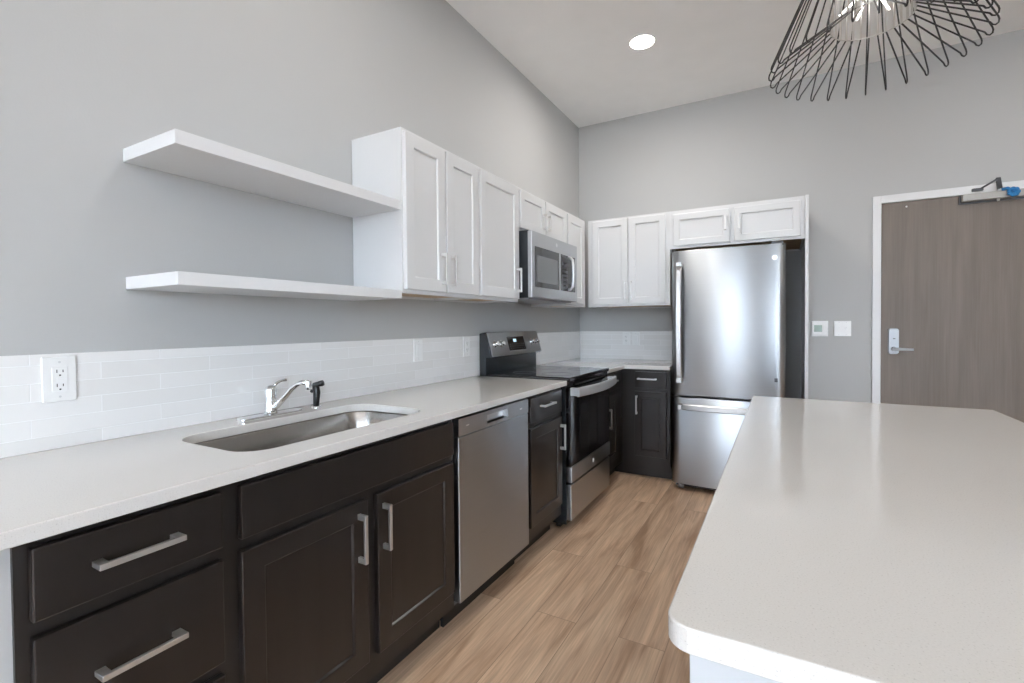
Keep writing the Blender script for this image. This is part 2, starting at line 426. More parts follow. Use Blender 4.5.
# backsplash
m_ = MB(); m_.box(.0004, .008, -.30, YB - .0004, .9125, 1.177, .001)
tag(obj('backsplash', m_, 'tile_left'), 'glossy white subway tile backsplash along the long wall behind sink and stove', 'backsplash')
m_ = MB(); m_.box(.0085, 1.006, YB - .008, YB - .0004, .9125, 1.177, .001)
tag(obj('backsplash', m_, 'tile_back'), 'short white tile backsplash in the corner left of the refrigerator', 'backsplash')

# ------------------------------------------------------------------ entrance door
m_ = MB()
dx0, dx1, dz = 2.414, 3.34, 2.134
for q in ((dx0 - .052, dx0, 0, dz + .056), (dx1, dx1 + .052, 0, dz + .056), (dx0, dx1, dz, dz + .056)): m_.box(q[0], q[1], YB - .018, YB + .10, q[2], q[3], .002)
struct('trim_1', m_, 'white_trim')
m_ = MB(); m_.box(dx0 + .003, dx1 - .003, YB - .004, YB + .041, .006, dz - .003, .0015)
door = struct('door_1', m_, 'door_wood', loc=(dx0, YB, 0)) if False else struct('door_1', m_, 'door_wood')
yf = YB - .004
m_ = MB()
b = MB(); 
esc = [(x, z) for x, z in rrect(2.458, 2.524, 1.005, 1.198, .018)]
bmx = bmesh.new(); fr_ = [bmx.verts.new((x, yf, z)) for x, z in esc]; bk_ = [bmx.verts.new((x, yf - .018, z)) for x, z in rrect(2.462, 2.520, 1.009, 1.194, .016)]
for i in range(len(fr_)): j = (i + 1) % len(fr_); bmx.faces.new((fr_[i], fr_[j], bk_[j], bk_[i]))
bmx.faces.new(bk_); bmx.faces.new(fr_[::-1]); bmesh.ops.recalc_face_normals(bmx, faces=bmx.faces)
m_.merge(bmx)
lock = obj('lock_plate', m_, 'lock_satin', door)
m_ = MB(); m_.cyl((2.492, yf - .017, 1.045), (2.492, yf - .052, 1.045), .017, .013)
m_.tube([(2.492, yf - .05, 1.045), (2.502, yf - .055, 1.045), (2.53, yf - .056, 1.044), (2.60, yf - .055, 1.042)], .01, 12, rs=[.011, .0115, .0105, .0085])
obj('lever', m_, 'lock_satin', lock)
m_ = MB(); m_.box(2.486, 2.500, yf - .0195, yf - .017, 1.118, 1.124, .0005); obj('keyhole', m_, 'slot_dark', lock)
m_ = MB(); m_.cyl((2.563, yf + .001, 2.093), (2.563, yf - .004, 2.093), .007, .005, 16); obj('peg', m_, 'plate_white', door)

cl = thing('door_closer', 'grey door closer with folded arm and blue strap, atop the brown door', 'door closer', (3.07, YB, 2.07))
m_ = MB(); m_.box(2.862, 3.225, yf - .050, yf - .006, 2.080, 2.128, .003); obj('body', m_, 'closer_grey', cl)
m_ = MB(); m_.box(2.850, 3.235, yf - .012, yf, 2.066, 2.130, .002); obj('back_plate', m_, 'dark_grey', cl)
m_ = MB(); m_.cyl((3.055, yf - .03, 2.128), (3.055, yf - .03, 2.148), .013); obj('spindle', m_, 'steel_plain', cl)
m_ = MB(); m_.cyl((3.048, yf - .03, 2.080), (3.048, yf - .03, 2.064), .009, .007); obj('adjuster_screw', m_, 'plate_white', cl)
m_ = MB(); m_.hexa([(3.042, yf - .040, 2.140), (3.068, yf - .040, 2.140), (3.068, yf - .022, 2.140), (3.042, yf - .022, 2.140), (3.022, yf - .085, 2.212), (3.044, yf - .085, 2.212), (3.044, yf - .067, 2.212), (3.022, yf - .067, 2.212)], .002)
obj('arm', m_, 'dark_grey', cl)
m_ = MB(); m_.tube([(3.034, yf - .076, 2.206), (2.985, yf - .045, 2.176), (2.962, yf - .03, 2.162)], .006, 8)
m_.box(2.915, 2.972, YB - .040, YB - .0185, 2.146, 2.165, .002); obj('forearm', m_, 'dark_grey', cl)
m_ = MB()
for i in range(7):
    a = i * .9
    m_.sphere((3.112 + .020 * math.cos(a), yf - .066 - .004 * (i % 3), 2.108 + .020 * math.sin(a)), .014, 1.1, .7, 1)
m_.tube([(3.060, yf - .045, 2.136), (3.085, yf - .055, 2.138), (3.110, yf - .06, 2.120), (3.138, yf - .06, 2.092)], .011, 8)
o_ = obj('plastic_strap', m_, 'blue_tape', cl); o_['label'] = 'crumpled blue plastic strap'

# ------------------------------------------------------------------ wall plates
def plate(name, label, cat, fr, u0, u1, v0, v1, kind):
    c = fr.P((u0 + u1) / 2, v0, 0)
    t = thing(name, label, cat, c)
    m = MB(); fr.box(m, u0, u1, v0, v1, 0, .007, .0025); obj('cover_plate', m, 'plate_white', t)
    um, vm = (u0 + u1) / 2, (v0 + v1) / 2
    if kind == 'gfci':
        m = MB(); fr.box(m, um - .0168, um + .0168, vm - .0335, vm + .0335, .005, .0095, .001); o = obj('receptacle', m, 'plate_white', t)
        for s_ in (-1, 1):
            vz = vm + s_ * .0195
            for q in ((-.0075, -.0055, -.001, .008), (.0055, .0075, 0, .007), (-.002, .002, -.010, -.006)):
                m = MB(); fr.box(m, um + q[0], um + q[1], vz + q[2], vz + q[3], .0085, .0100); obj('slot', m, 'slot_dark', o)
            m = MB(); fr.box(m, um - .007, um + .007, vm + s_ * .0026 - .0019, vm + s_ * .0026 + .0019, .009, .0112, .0005); obj('test_button', m, 'plate_white', o)
    elif kind == 'rocker':
        m = MB(); fr.box(m, um - .0168, um + .0168, vm - .0335, vm + .0335, .005, .010, .002); obj('rocker', m, 'plate_white', t)
    elif kind == 'double':
        for s_ in (-1, 1):
            m = MB(); a = fr.P(um + s_ * .023, vm, 0)
            fr.box(m, um + s_ * .023 - .005, um + s_ * .023 + .005, vm - .011, vm + .011, .005, .0085, .0005)
            fr.box(m, um + s_ * .023 - .0035, um + s_ * .023 + .0035, vm + .000, vm + .009, .006, .018, .0008)
            obj('toggle', m, 'plate_white', t)
    for s_ in (-1, 1):
        for q in ((0,) if kind != 'double' else (-.023, .023)):
            m = MB(); a, b_ = fr.P(um + q, vm + s_ * .048, .006), fr.P(um + q, vm + s_ * .048, .0082); m.cyl(a, b_, .003, seg=12)
            obj('screw', m, 'steel_plain', t)
    return t
LT = Frame('L', .0078); BT = Frame('B', YB - .0078); BW = Frame('B', YB)
plate('power_outlet', 'white square-faced power outlet with slots, on the tile left of the sink', 'outlet', LT, .506, .580, 1.043, 1.168, 'gfci')
plate('wall_switch', 'blank white switch plate on the tile between faucet and stove', 'switch', LT, 2.020, 2.092, 1.048, 1.172, 'rocker')
plate('power_outlet', 'white outlet plate on the tile close beside the stove', 'outlet', LT, 2.488, 2.560, 1.048, 1.172, 'gfci')
plate('power_outlet', 'white outlet plate on the corner tile under the back cabinets, left one of the pair', 'outlet', BT, .440, .512, 1.045, 1.168, 'gfci')
plate('wall_switch', 'white switch plate on the corner tile under the back cabinets, right one of the pair', 'switch', BT, .532, .602, 1.045, 1.168, 'rocker')
plate('light_switch', 'white double toggle light switch left of the brown door', 'switch', BW, 2.122, 2.232, 1.139, 1.256, 'double')
t = thing('thermostat', 'white thermostat with small grey green screen beside the white refrigerator panel', 'thermostat', (2.02, YB, 1.138))
m_ = MB(); m_.box(1.972, 2.083, YB - .006, YB, 1.136, 1.258, .002); obj('back_plate', m_, 'plate_white', t)
m_ = MB(); m_.box(1.974, 2.066, YB - .026, YB - .005, 1.145, 1.248, .004); bd = obj('body', m_, 'plate_white', t)
m_ = MB(); m_.box(1.988, 2.042, YB - .0275, YB - .0255, 1.172, 1.225, .0005); obj('screen', m_, 'lcd', bd)

# ------------------------------------------------------------------ base cabinets
FL = Frame('L', .610)        # face frames of the long run
FBk = Frame('B', 3.882)      # face frame of the short back run
def base_carcass(t, fr, u0, u1, depth_n, cut=None):
    """box set back behind a face frame plus toe kick; cut = True leaves the top open for the sink bowl"""
    m = MB()
    if cut:
        fr.box(m, u0, u0 + .018, .105, .882, -depth_n, -.019); fr.box(m, u1 - .018, u1, .105, .882, -depth_n, -.019)
        fr.box(m, u0 + .018, u1 - .018, .105, .123, -depth_n, -.019); fr.box(m, u0 + .018, u1 - .018, .123, .882, -depth_n, -depth_n + .006)
    else: fr.box(m, u0, u1, .105, .882, -depth_n, -.019)
    obj('carcass', m, 'espresso_frame', t)
    m = MB(); fr.box(m, u0, u1, 0, .105, -.090, -.075); obj('toe_kick', m, 'kick_black', t)
def face_frame(t, fr, u0, u1, v0, v1, rails, mids=(), st=(.038, .038), m_='espresso_frame'):
    m = MB()
    fr.box(m, u0, u0 + st[0], v0, v1, -.019, 0); fr.box(m, u1 - st[1], u1, v0, v1, -.019, 0)
    for r in rails: fr.box(m, u0 + st[0], u1 - st[1], r[0], r[1], -.019, 0)
    for q in mids: fr.box(m, q[0], q[1], q[2], q[3], -.019, 0)
    obj('face_frame', m, m_, t)

# three-drawer cabinet at the near end
t = thing('base_cabinet', 'dark espresso three-drawer cabinet at the near end under the worktop', 'cabinet', (.3, .475, 0), None)
base_carcass(t, FL, .290, .660, .600); face_frame(t, FL, .290, .660, .105, .882, [(.105, .195), (.425, .47), (.695, .738), (.85, .882)])
for v0, v1, hv in ((.731, .862, .800), (.461, .702, .590), (.180, .432, .320)):
    d = obj('drawer', slab(FL, .309, .637, v0, v1), 'espresso', t)
    pull(FL, .467, hv, True, .019, .150, parent=d)
# sink cabinet
t = thing('base_cabinet', 'dark espresso double-door cabinet under the sink', 'cabinet', (.3, 1.11, 0))
base_carcass(t, FL, .660, 1.556, .600, True); face_frame(t, FL, .660, 1.556, .105, .882, [(.105, .195), (.695, .738), (.85, .882)], [(1.070, 1.145, .195, .695)])
m_ = slab(FL, .680, 1.540, .731, .862); obj('false_drawer_front', m_, 'espresso', t)
for (u0, u1, hu) in ((.680, 1.085, 1.047), (1.127, 1.540, 1.152)):
    d = obj('door', shaker(FL, u0, u1, .180, .702), 'espresso', t)
    pull(FL, hu, .592, False, .019, .150, parent=d)
# drawer and door cabinet between dishwasher and range
t = thing('base_cabinet', 'narrow dark base cabinet with drawer and door between dishwasher and stove', 'cabinet', (.3, 2.40, 0))
base_carcass(t, FL, 2.172, 2.640, .600); face_frame(t, FL, 2.172, 2.640, .105, .882, [(.105, .195), (.695, .738), (.85, .882)])
d = obj('drawer', slab(FL, 2.210, 2.618, .731, .862), 'espresso', t); pull(FL, 2.395, .808, True, .019, .150, parent=d)
d = obj('door', shaker(FL, 2.210, 2.618, .180, .702), 'espresso', t); pull(FL, 2.592, .585, False, .019, .150, parent=d)
# corner cabinet right of the range
t = thing('base_cabinet', 'dark corner base cabinet right of the stove, facing the island', 'cabinet', (.3, 3.64, 0))
m_ = MB(); m_.box(.010, .591, 3.412, YB - .004, .105, .882); obj('carcass', m_, 'espresso_frame', t)
m_ = MB(); FL.box(m_, 3.412, 3.945, 0, .105, -.09, -.075); m_.box(.520, .611, 3.945, 3.959, 0, .105); obj('toe_kick', m_, 'kick_black', t)
face_frame(t, FL, 3.412, 3.882, .105, .882, [(.105, .195), (.695, .738), (.85, .882)], st=(.03, .16))
d = obj('drawer', slab(FL, 3.428, 3.735, .731, .862), 'espresso', t); pull(FL, 3.58, .808, True, .019, .130, parent=d)
d = obj('door', shaker(FL, 3.428, 3.735, .180, .702), 'espresso', t); pull(FL, 3.476, .535, False, .019, .150, parent=d)
# short back run
t = thing('base_cabinet', 'dark base cabinet with drawer and door beside the refrigerator', 'cabinet', (.83, 4.2, 0))
m_ = MB(); m_.box(.612, 1.002, 3.901, YB - .004, .105, .882); obj('carcass', m_, 'espresso_frame', t)
m_ = MB(); m_.box(.612, 1.002, 3.945, 3.959, 0, .105); obj('toe_kick', m_, 'espresso_frame', t)
face_frame(t, FBk, .612, 1.002, .105, .882, [(.105, .195), (.695, .738), (.85, .882)], (), (.13, .038))
d = obj('drawer', slab(FBk, .726, .976, .731, .862), 'espresso', t); pull(FBk, .828, .806, True, .019, .150, parent=d)
d = obj('door', shaker(FBk, .726, .976, .180, .702, rail=.05), 'espresso', t); pull(FBk, .746, .595, False, .019, .150, parent=d)

# ------------------------------------------------------------------ worktops
SINK = rrect(.160, .542, .750, 1.492, .085, 10)
m_ = MB(); m_.prism([(.0002, -.30), (.650, -.30), (.650, 2.643), (.0002, 2.643)], .882, .912, holes=[SINK], bev=.003)
wt = tag(obj('worktop', m_, 'quartz'), 'long white speckled quartz worktop with the sink cut into it', 'worktop')
m_ = MB(); m_.prism([(.0002, 3.421), (.650, 3.421), (.650, 3.852), (1.006, 3.852), (1.006, YB - .0002), (.0002, YB - .0002)], .882, .912, bev=.003)
tag(obj('worktop', m_, 'quartz'), 'L-shaped white quartz worktop in the far corner right of the stove', 'worktop')

# ------------------------------------------------------------------ sink
t = thing('kitchen_sink', 'undermounted brushed steel single bowl sink in the white worktop', 'sink', (.352, 1.116, .68))
b = bmesh.new(); rings = []
def rl(d, z, r, n=10): return [b.verts.new((x, y, z)) for x, y in rrect(.155 + d, .547 - d, .745 + d, 1.497 - d, r, n)]
rings = [rl(-.018, .8795, .10), rl(0, .8795, .085), rl(.002, .876, .085), rl(.006, .75, .08), rl(.010, .705, .078), rl(.018, .688, .07), rl(.034, .678, .055), rl(.12, .674, .03)]
for A, B in zip(rings, rings[1:]):
    for i in range(len(A)): b.faces.new((A[i], A[(i + 1) % len(A)], B[(i + 1) % len(A)], B[i]))
b.faces.new(rings[-1]); bmesh.ops.recalc_face_normals(b, faces=b.faces)
for f in b.faces:
    if f.normal.z < -.5: bmesh.ops.reverse_faces(b, faces=[f])
m_ = MB(); m_.merge(b, True); so = obj('basin', m_, 'sink_steel', t)
md = so.modifiers.new('thick', 'SOLIDIFY'); md.thickness = .0012; md.offset = 1
m_ = MB(); m_.cyl((.352, 1.116, .6738), (.352, 1.116, .677), .045, .043, 32, .0008); m_.cyl((.352, 1.116, .676), (.352, 1.116, .684), .018, .014, 24); obj('drain', m_, 'chrome', t)

# faucet
t = thing('faucet', 'chrome single-lever faucet with deck plate behind the sink', 'faucet', (.092, 1.12, .912))
m_ = MB(); m_.prism(rrect(.066, .120, .992, 1.248, .026, 8), .912, .922, bev=.003); obj('deck_plate', m_, 'chrome', t)
m_ = MB(); m_.tube([(.093, 1.120, .920), (.093, 1.120, .935), (.093, 1.120, .975), (.093, 1.120, 1.012), (.091, 1.120, 1.024), (.089, 1.120, 1.028)], .02, 24, rs=[.024, .022, .0205, .0215, .017, .004]); obj('body', m_, 'chrome', t)
m_ = MB(); m_.hexa([(.086, 1.114, 1.012), (.110, 1.114, 1.008), (.110, 1.132, 1.008), (.086, 1.132, 1.014), (.086, 1.116, 1.026), (.108, 1.116, 1.024), (.108, 1.132, 1.024), (.086, 1.132, 1.028)], .003)
m_.tube([(.097, 1.126, 1.020), (.100, 1.141, 1.034), (.103, 1.158, 1.041), (.106, 1.176, 1.043)], .005, 10, rs=[.008, .006, .0045, .006]); obj('lever', m_, 'chrome', t)
m_ = MB(); sp_pts = [(.100, 1.121, .936), (.120, 1.126, .952), (.155, 1.134, .985), (.188, 1.140, 1.018), (.212, 1.147, 1.035), (.234, 1.153, 1.042), (.254, 1.158, 1.041)]
m_.tube(sp_pts, .0095, 14, rs=[.012, .0115, .0105, .010, .0095, .0095, .0105])
m_.cyl((.256, 1.159, 1.048), (.258, 1.160, 1.016), .0125, .012, 20, .002); obj('spout', m_, 'chrome', t)
t = thing('side_sprayer', 'black pull-out side sprayer standing right of the faucet', 'sprayer', (.093, 1.321, .912))
m_ = MB(); m_.cyl((.093, 1.321, .912), (.093, 1.321, .920), .021, .018, 24, .001); obj('collar', m_, 'chrome', t)
m_ = MB(); m_.tube([(.093, 1.321, .919), (.093, 1.322, .94), (.095, 1.323, .975), (.094, 1.323, 1.003), (.092, 1.323, 1.013)], .012, 16, rs=[.012, .0125, .0145, .011, .006]); obj('grip', m_, 'black_plastic', t)
m_ = MB(); m_.cyl((.086, 1.314, 1.004), (.116, 1.331, 1.013), .0105, .012, 18, .002); h_ = obj('head', m_, 'black_plastic', t)
m_ = MB(); m_.cyl((.113, 1.329, 1.012), (.122, 1.335, 1.015), .0125, .0115, 18, .001); obj('nozzle', m_, 'slot_dark', h_)
m_ = MB(); m_.hexa([(.080, 1.301, .978), (.092, 1.301, .975), (.092, 1.309, .975), (.080, 1.309, .978), (.084, 1.309, 1.008), (.098, 1.309, 1.010), (.098, 1.319, 1.010), (.084, 1.319, 1.008)], .001); obj('trigger', m_, 'black_plastic', t)

# ------------------------------------------------------------------ dishwasher
t = thing('dishwasher', 'stainless steel dishwasher between two dark base cabinets', 'dishwasher', (.3, 1.863, 0))
m_ = MB(); m_.box(.03, .600, 1.565, 2.163, .10, .868); obj('tub', m_, 'dark_grey', t)
m_ = MB(); m_.box(.600, .638, 1.562, 2.166, .122, .796, .004); obj('door_panel', m_, 'steel', t)
m_ = MB()   # control strip with a pocket handle cut in
for q in ((1.562, 1.775, .799, .869), (1.960, 2.166, .799, .869), (1.775, 1.960, .852, .869), (1.775, 1.960, .799, .814)): m_.box(.600, .638, q[0], q[1], q[2], q[3])
cs = obj('control_strip', m_, 'steel_h', t)
m_ = MB(); m_.box(.600, .612, 1.775, 1.960, .814, .852); m_.cyl((.612, 1.775, .852), (.612, 1.960, .852), .006, seg=12); obj('pocket_handle', m_, 'steel_plain', cs)
m_ = MB(); m_.box(.6375, .6387, 2.075, 2.100, .826, .834); obj('badge', m_, 'plate_white', cs)
m_ = MB(); m_.box(.6375, .6387, 1.615, 1.635, .834, .838); obj('indicator', m_, 'plate_white', cs)
m_ = MB(); m_.box(.535, .550, 1.562, 2.166, 0, .118); obj('toe_kick', m_, 'kick_black', t)
for y in (1.60, 2.12): m_ = MB(); m_.cyl((.50, y, 0), (.50, y, .10), .012, seg=12); obj('foot', m_, 'kick_black', t)

# ------------------------------------------------------------------ range
t = thing('electric_range', 'stainless freestanding electric range with black glass cooktop', 'stove', (.33, 3.023, 0))
RY0, RY1 = 2.664, 3.407
m_ = MB(); m_.box(.020, .632, RY0, RY1, .035, .900, .002); obj('body', m_, 'black_enamel', t)
m_ = MB(); m_.box(.085, .662, RY0 - .002, RY1 + .002, .900, .927, .006); m_.box(.632, .650, RY0, RY1, .868, .900, .002); ck = obj('cooktop', m_, 'black_glass', t)
for (x, y, r) in ((.26, 2.84, .075), (.50, 2.84, .10), (.26, 3.21, .10), (.50, 3.21, .075)):
    pts = [(x + r * math.cos(a), y + r * math.sin(a), .9272) for a in [i * PI / 24 for i in range(48)]]; m_ = MB(); m_.tube(pts, .0006, 4, closed=True); obj('burner_ring', m_, 'dark_grey', ck)
# backguard
m_ = MB(); m_.box(.012, .062, RY0 + .008, RY1 + .008, .900, 1.045, .002)
A0, A1 = RY0 + .008, RY1 + .008
m_.hexa([(.012, A0, 1.03), (.100, A0, 1.03), (.100, A1, 1.03), (.012, A1, 1.03), (.012, A0, 1.190), (.052, A0, 1.198), (.052, A1, 1.198), (.012, A1, 1.190)], .003)
bgd = obj('backguard', m_, 'black_enamel', t)
def bgp(y, s, out):   # point on the sloping control panel: s 0 bottom .. 1 top
    return Vector((.106 + (.060 - .106) * s + out * .96, y, 1.036 + (1.196 - 1.036) * s + out * .27))
m_ = MB(); pa = []
for out in (-.006, .004):
    pa += [bgp(RY0 + .026, 0, out), bgp(RY1 + .012, 0, out), bgp(RY1 + .012, 1, out), bgp(RY0 + .026, 1, out)]
m_.hexa(pa, .0015); cp = obj('control_panel', m_, 'steel_h', bgd)
for y in (2.745, 2.825, 3.355, 3.278):
    m_ = MB(); m_.cyl(bgp(y, .50, .004), bgp(y, .50, .012), .024, .023, 24); m_.cyl(bgp(y, .50, .012), bgp(y, .50, .034), .019, .016, 24, .002)
    if len([1 for _ in cp.children]) < 100: obj('knob', m_, 'chrome', bgd)
m_ = MB(); pa = []
for out in (.003, .0055): pa += [bgp(2.925, .18, out), bgp(3.170, .18, out), bgp(3.170, .78, out), bgp(2.925, .78, out)]
m_.hexa(pa, .0005); dsp = obj('display', m_, 'black_glass', bgd)
m_ = MB(); pa = []
for out in (.0052, .0062): pa += [bgp(3.005, .54, out), bgp(3.050, .54, out), bgp(3.050, .68, out), bgp(3.005, .68, out)]
m_.hexa(pa); 
obj('clock', m_, 'led_blue', bgd)
for r in range(3):
    for c_ in range(7):
        m_ = MB(); y = 2.945 + c_ * .033; s = .26 + r * .09; pa = []
        for out in (.0052, .006): pa += [bgp(y, s, out), bgp(y + .012, s, out), bgp(y + .012, s + .02, out), bgp(y, s + .02, out)]
        m_.hexa(pa); obj('touch_key', m_, 'hinge_grey', bgd)
# oven door
m_ = MB(); m_.box(.632, .664, RY0 + .003, RY1 - .003, .388, .862, .004); od = obj('oven_door', m_, 'black_glass', t)
m_ = MB(); m_.box(.6635, .6650, RY0 + .16, RY1 - .12, .455, .745, .0004); obj('oven_window', m_, 'oven_window', od)
m_ = MB(); m_.box(.632, .668, RY0 + .003, RY1 - .003, .292, .388, .004); st_ = obj('lower_trim', m_, 'steel_h', od)
m_ = MB(); m_.cyl((.6675, 3.045, .338), (.6695, 3.045, .338), .015, seg=24); m_.cyl((.669, 3.045, .338), (.6702, 3.045, .338), .011, seg=24); lg = obj('badge', m_, 'plate_white', od)
m_ = MB(); N = 14; b = bmesh.new(); prs = []
for i in range(N + 1):
    y = RY0 + .004 + (RY1 - RY0 - .008) * i / N; bow = .050 + .040 * math.sin(PI * i / N)
    x = .664 + bow
    prs.append([b.verts.new(q) for q in ((x, y, .814), (x + .005, y, .820), (x + .005, y, .864), (x, y, .870), (x - .010, y, .870), (x - .010, y, .814))])
for A, B in zip(prs, prs[1:]):
    for k in range(6): b.faces.new((A[k], A[(k + 1) % 6], B[(k + 1) % 6], B[k]))
b.faces.new(prs[0]); b.faces.new(prs[-1][::-1]); bmesh.ops.recalc_face_normals(b, faces=b.faces); m_.merge(b)
for y0, y1 in ((RY0 + .004, RY0 + .040), (RY1 - .040, RY1 - .004)): m_.box(.660, .712, y0, y1, .818, .866, .003)
obj('door_handle', m_, 'steel_plain', od)
m_ = MB()
for i in range(18): y = RY0 + .10 + i * .032; m_.box(.645, .6605, y, y + .022, .872, .880)
obj('vent_slots', m_, 'slot_dark', t)
m_ = MB(); m_.box(.632, .664, RY0 + .003, RY1 - .003, .062, .278, .004); obj('storage_drawer', m_, 'steel_h', t)
m_ = MB(); m_.box(.570, .590, RY0 + .01, RY1 - .01, .012, .062); obj('toe_kick', m_, 'kick_black', t)
for (x, y) in ((.08, RY0 + .05), (.56, RY0 + .05), (.08, RY1 - .05), (.56, RY1 - .05)):
    m_ = MB(); m_.cyl((x, y, 0), (x, y, .036), .015, seg=12); obj('foot', m_, 'black_plastic', t)

# ------------------------------------------------------------------ wall cabinets
UF = Frame('L', .307); UB = Frame('B', 3.881)
ZUB, ZUT = 1.392, 2.120
def upper_box(t, fr, u0, u1, z0, z1, depth, left=True):
    """hollow box with recessed plywood underside, white sides and face frame"""
    m = MB()
    fr.box(m, u0, u0 + .016, z0, z1, -depth, -.019); fr.box(m, u1 - .016, u1, z0, z1, -depth, -.019)
    fr.box(m, u0 + .016, u1 - .016, z1 - .016, z1, -depth, -.019)
    fr.box(m, u0 + .016, u1 - .016, z0, z1 - .016, -depth, -depth + .010)
    obj('carcass', m, 'white_lacquer', t)
    m = MB(); fr.box(m, u0 + .016, u1 - .016, z0 + .012, z0 + .028, -depth + .010, -.019); obj('underside', m, 'ply', t)
def upper(label, fr, u0, u1, z0, z1, depth, doors, rail_b=.03, handles=(), rail=.055, hl=.15):
    c = fr.P((u0 + u1) / 2, z0, -depth / 2)
    t = thing('wall_cabinet', label, 'cabinet', c)
    upper_box(t, fr, u0, u1, z0, z1, depth)
    ms = [((doors[i][1] + doors[i + 1][0]) / 2 - .02, (doors[i][1] + doors[i + 1][0]) / 2 + .02, z0 + rail_b, z1 - .03) for i in range(len(doors) - 1)]
    face_frame(t, fr, u0, u1, z0, z1, [(z0, z0 + rail_b), (z1 - .03, z1)], ms, st=(doors[0][0] - u0 + .012, u1 - doors[-1][1] + .012), m_='white_lacquer')
    for (d0, d1, dz0, dz1), h in zip(doors, handles):
        d = obj('door', shaker(fr, d0, d1, dz0, dz1, rail=rail), 'white_lacquer', t)
        if h: pull(fr, h[0], h[1], False, .019, hl if len(h) < 3 else h[2], parent=d, s=.0105, proj=.032)
    return t
upper('tall white double-door wall cabinet at the end of the open shelves', UF, 1.610, 2.212, ZUB, ZUT, .303,
      [(1.619, 1.905, 1.409, 2.104), (1.918, 2.202, 1.409, 2.104)], handles=[(1.872, 1.522), (1.950, 1.520)])
upper('tall white single-door wall cabinet left of the microwave', UF, 2.2125, 2.672, ZUB, ZUT, .303,
      [(2.225, 2.660, 1.409, 2.104)], handles=[(2.632, 1.525)])
upper('short white double-door wall cabinet above the microwave', UF, 2.6725, 3.446, 1.845, ZUT, .303,
      [(2.688, 3.046, 1.862, 2.104), (3.054, 3.432, 1.862, 2.104)], handles=[(3.018, 1.955, .11), (3.080, 1.955, .11)], rail=.05)
upper('narrow white wall cabinet between the microwave and the corner', UF, 3.4465, 3.862, ZUB, ZUT, .303,
      [(3.460, 3.800, 1.409, 2.104)], handles=[None])
m_ = MB()
upper('white double-door wall cabinet in the corner left of the refrigerator', UB, .330, 1.004, ZUB, ZUT, .636,
      [(.375, .672, 1.409, 2.104), (.681, .974, 1.409, 2.104)], handles=[(.650, 1.520), (.705, 1.520)], rail=.05)
upper('low white double-door cabinet over the refrigerator', UB, 1.0045, 1.903, 1.827, ZUT, .636,
      [(1.030, 1.432, 1.846, 2.090), (1.461, 1.878, 1.846, 2.090)], handles=[(1.402, 1.985, .11), (1.490, 1.985, .11)], rail=.045)
t = thing('refrigerator_surround', 'tall white side panel on the right of the refrigerator', 'panel', (1.914, 4.2, 0))
m_ = MB(); m_.box(1.9035, 1.924, 3.862, YB - .001, 0, ZUT, .001); obj('panel', m_, 'white_lacquer', t)
for y, z in ((3.98, 1.30), (3.98, .95), (3.98, 1.65)): m_ = MB(); m_.cyl((1.904, y, z), (1.9015, y, z), .006, seg=12); obj('screw_cap', m_, 'hinge_grey', t)

# ------------------------------------------------------------------ floating shelves
for (z0, z1, lab) in ((1.757, 1.797, 'upper white floating shelf on the grey wall'), (1.366, 1.404, 'lower white floating shelf on the grey wall, level with cabinet bottoms')):
    m_ = MB(); m_.box(.0002, .305, .708, 1.6095, z0, z1, .0015); tag(obj('floating_shelf', m_, 'shelf_white'), lab, 'shelf')

# ------------------------------------------------------------------ microwave
t = thing('microwave', 'stainless over-the-range microwave under the short wall cabinet', 'microwave', (.2, 3.06, 1.41))
MY0, MY1 = 2.680, 3.438
m_ = MB(); m_.box(.010, .378, MY0, MY1, 1.418, 1.842, .002); obj('body', m_, 'black_enamel', t)
m_ = MB(); m_.box(.372, .404, MY0, MY1, 1.418, 1.838, .004); dr = obj('door', m_, 'steel_h', t)
m_ = MB(); m_.box(.403, .406, 2.722, 3.100, 1.487, 1.745, .001); gl = obj('window', m_, 'black_glass', dr)
m_ = MB(); m_.box(.4055, .4068, 2.752, 3.070, 1.520, 1.690, .0004); obj('mesh_screen', m_, 'micro_window', gl)
m_ = MB(); m_.box(.403, .4055, 3.130, 3.395, 1.487, 1.745, .001); cpn = obj('control_panel', m_, 'black_glass', t)
m_ = MB(); m_.box(.405, .4065, 3.150, 3.250, 1.690, 1.730, .0003)
for r in range(6):
    for c_ in range(3): m_.box(.405, .4062, 3.150 + c_ * .036, 3.174 + c_ * .036, 1.505 + r * .028, 1.522 + r * .028)
obj('keys', m_, 'dark_grey', cpn)
m_ = MB(); hp = [(.402, 3.262, 1.500), (.425, 3.262, 1.503), (.440, 3.262, 1.520), (.444, 3.262, 1.560), (.446, 3.262, 1.615), (.444, 3.262, 1.670), (.440, 3.262, 1.712), (.425, 3.262, 1.730), (.402, 3.262, 1.733)]
m_.tube(hp, .0105, 12); obj('handle', m_, 'steel_plain', dr)
m_ = MB(); m_.cyl((.4035, 3.06, 1.795), (.4052, 3.06, 1.795), .013, seg=24); obj('badge', m_, 'steel_plain', dr)
m_ = MB(); m_.box(.03, .365, MY0 + .03, MY1 - .03, 1.408, 1.418); obj('bottom_vent', m_, 'hinge_grey', t)

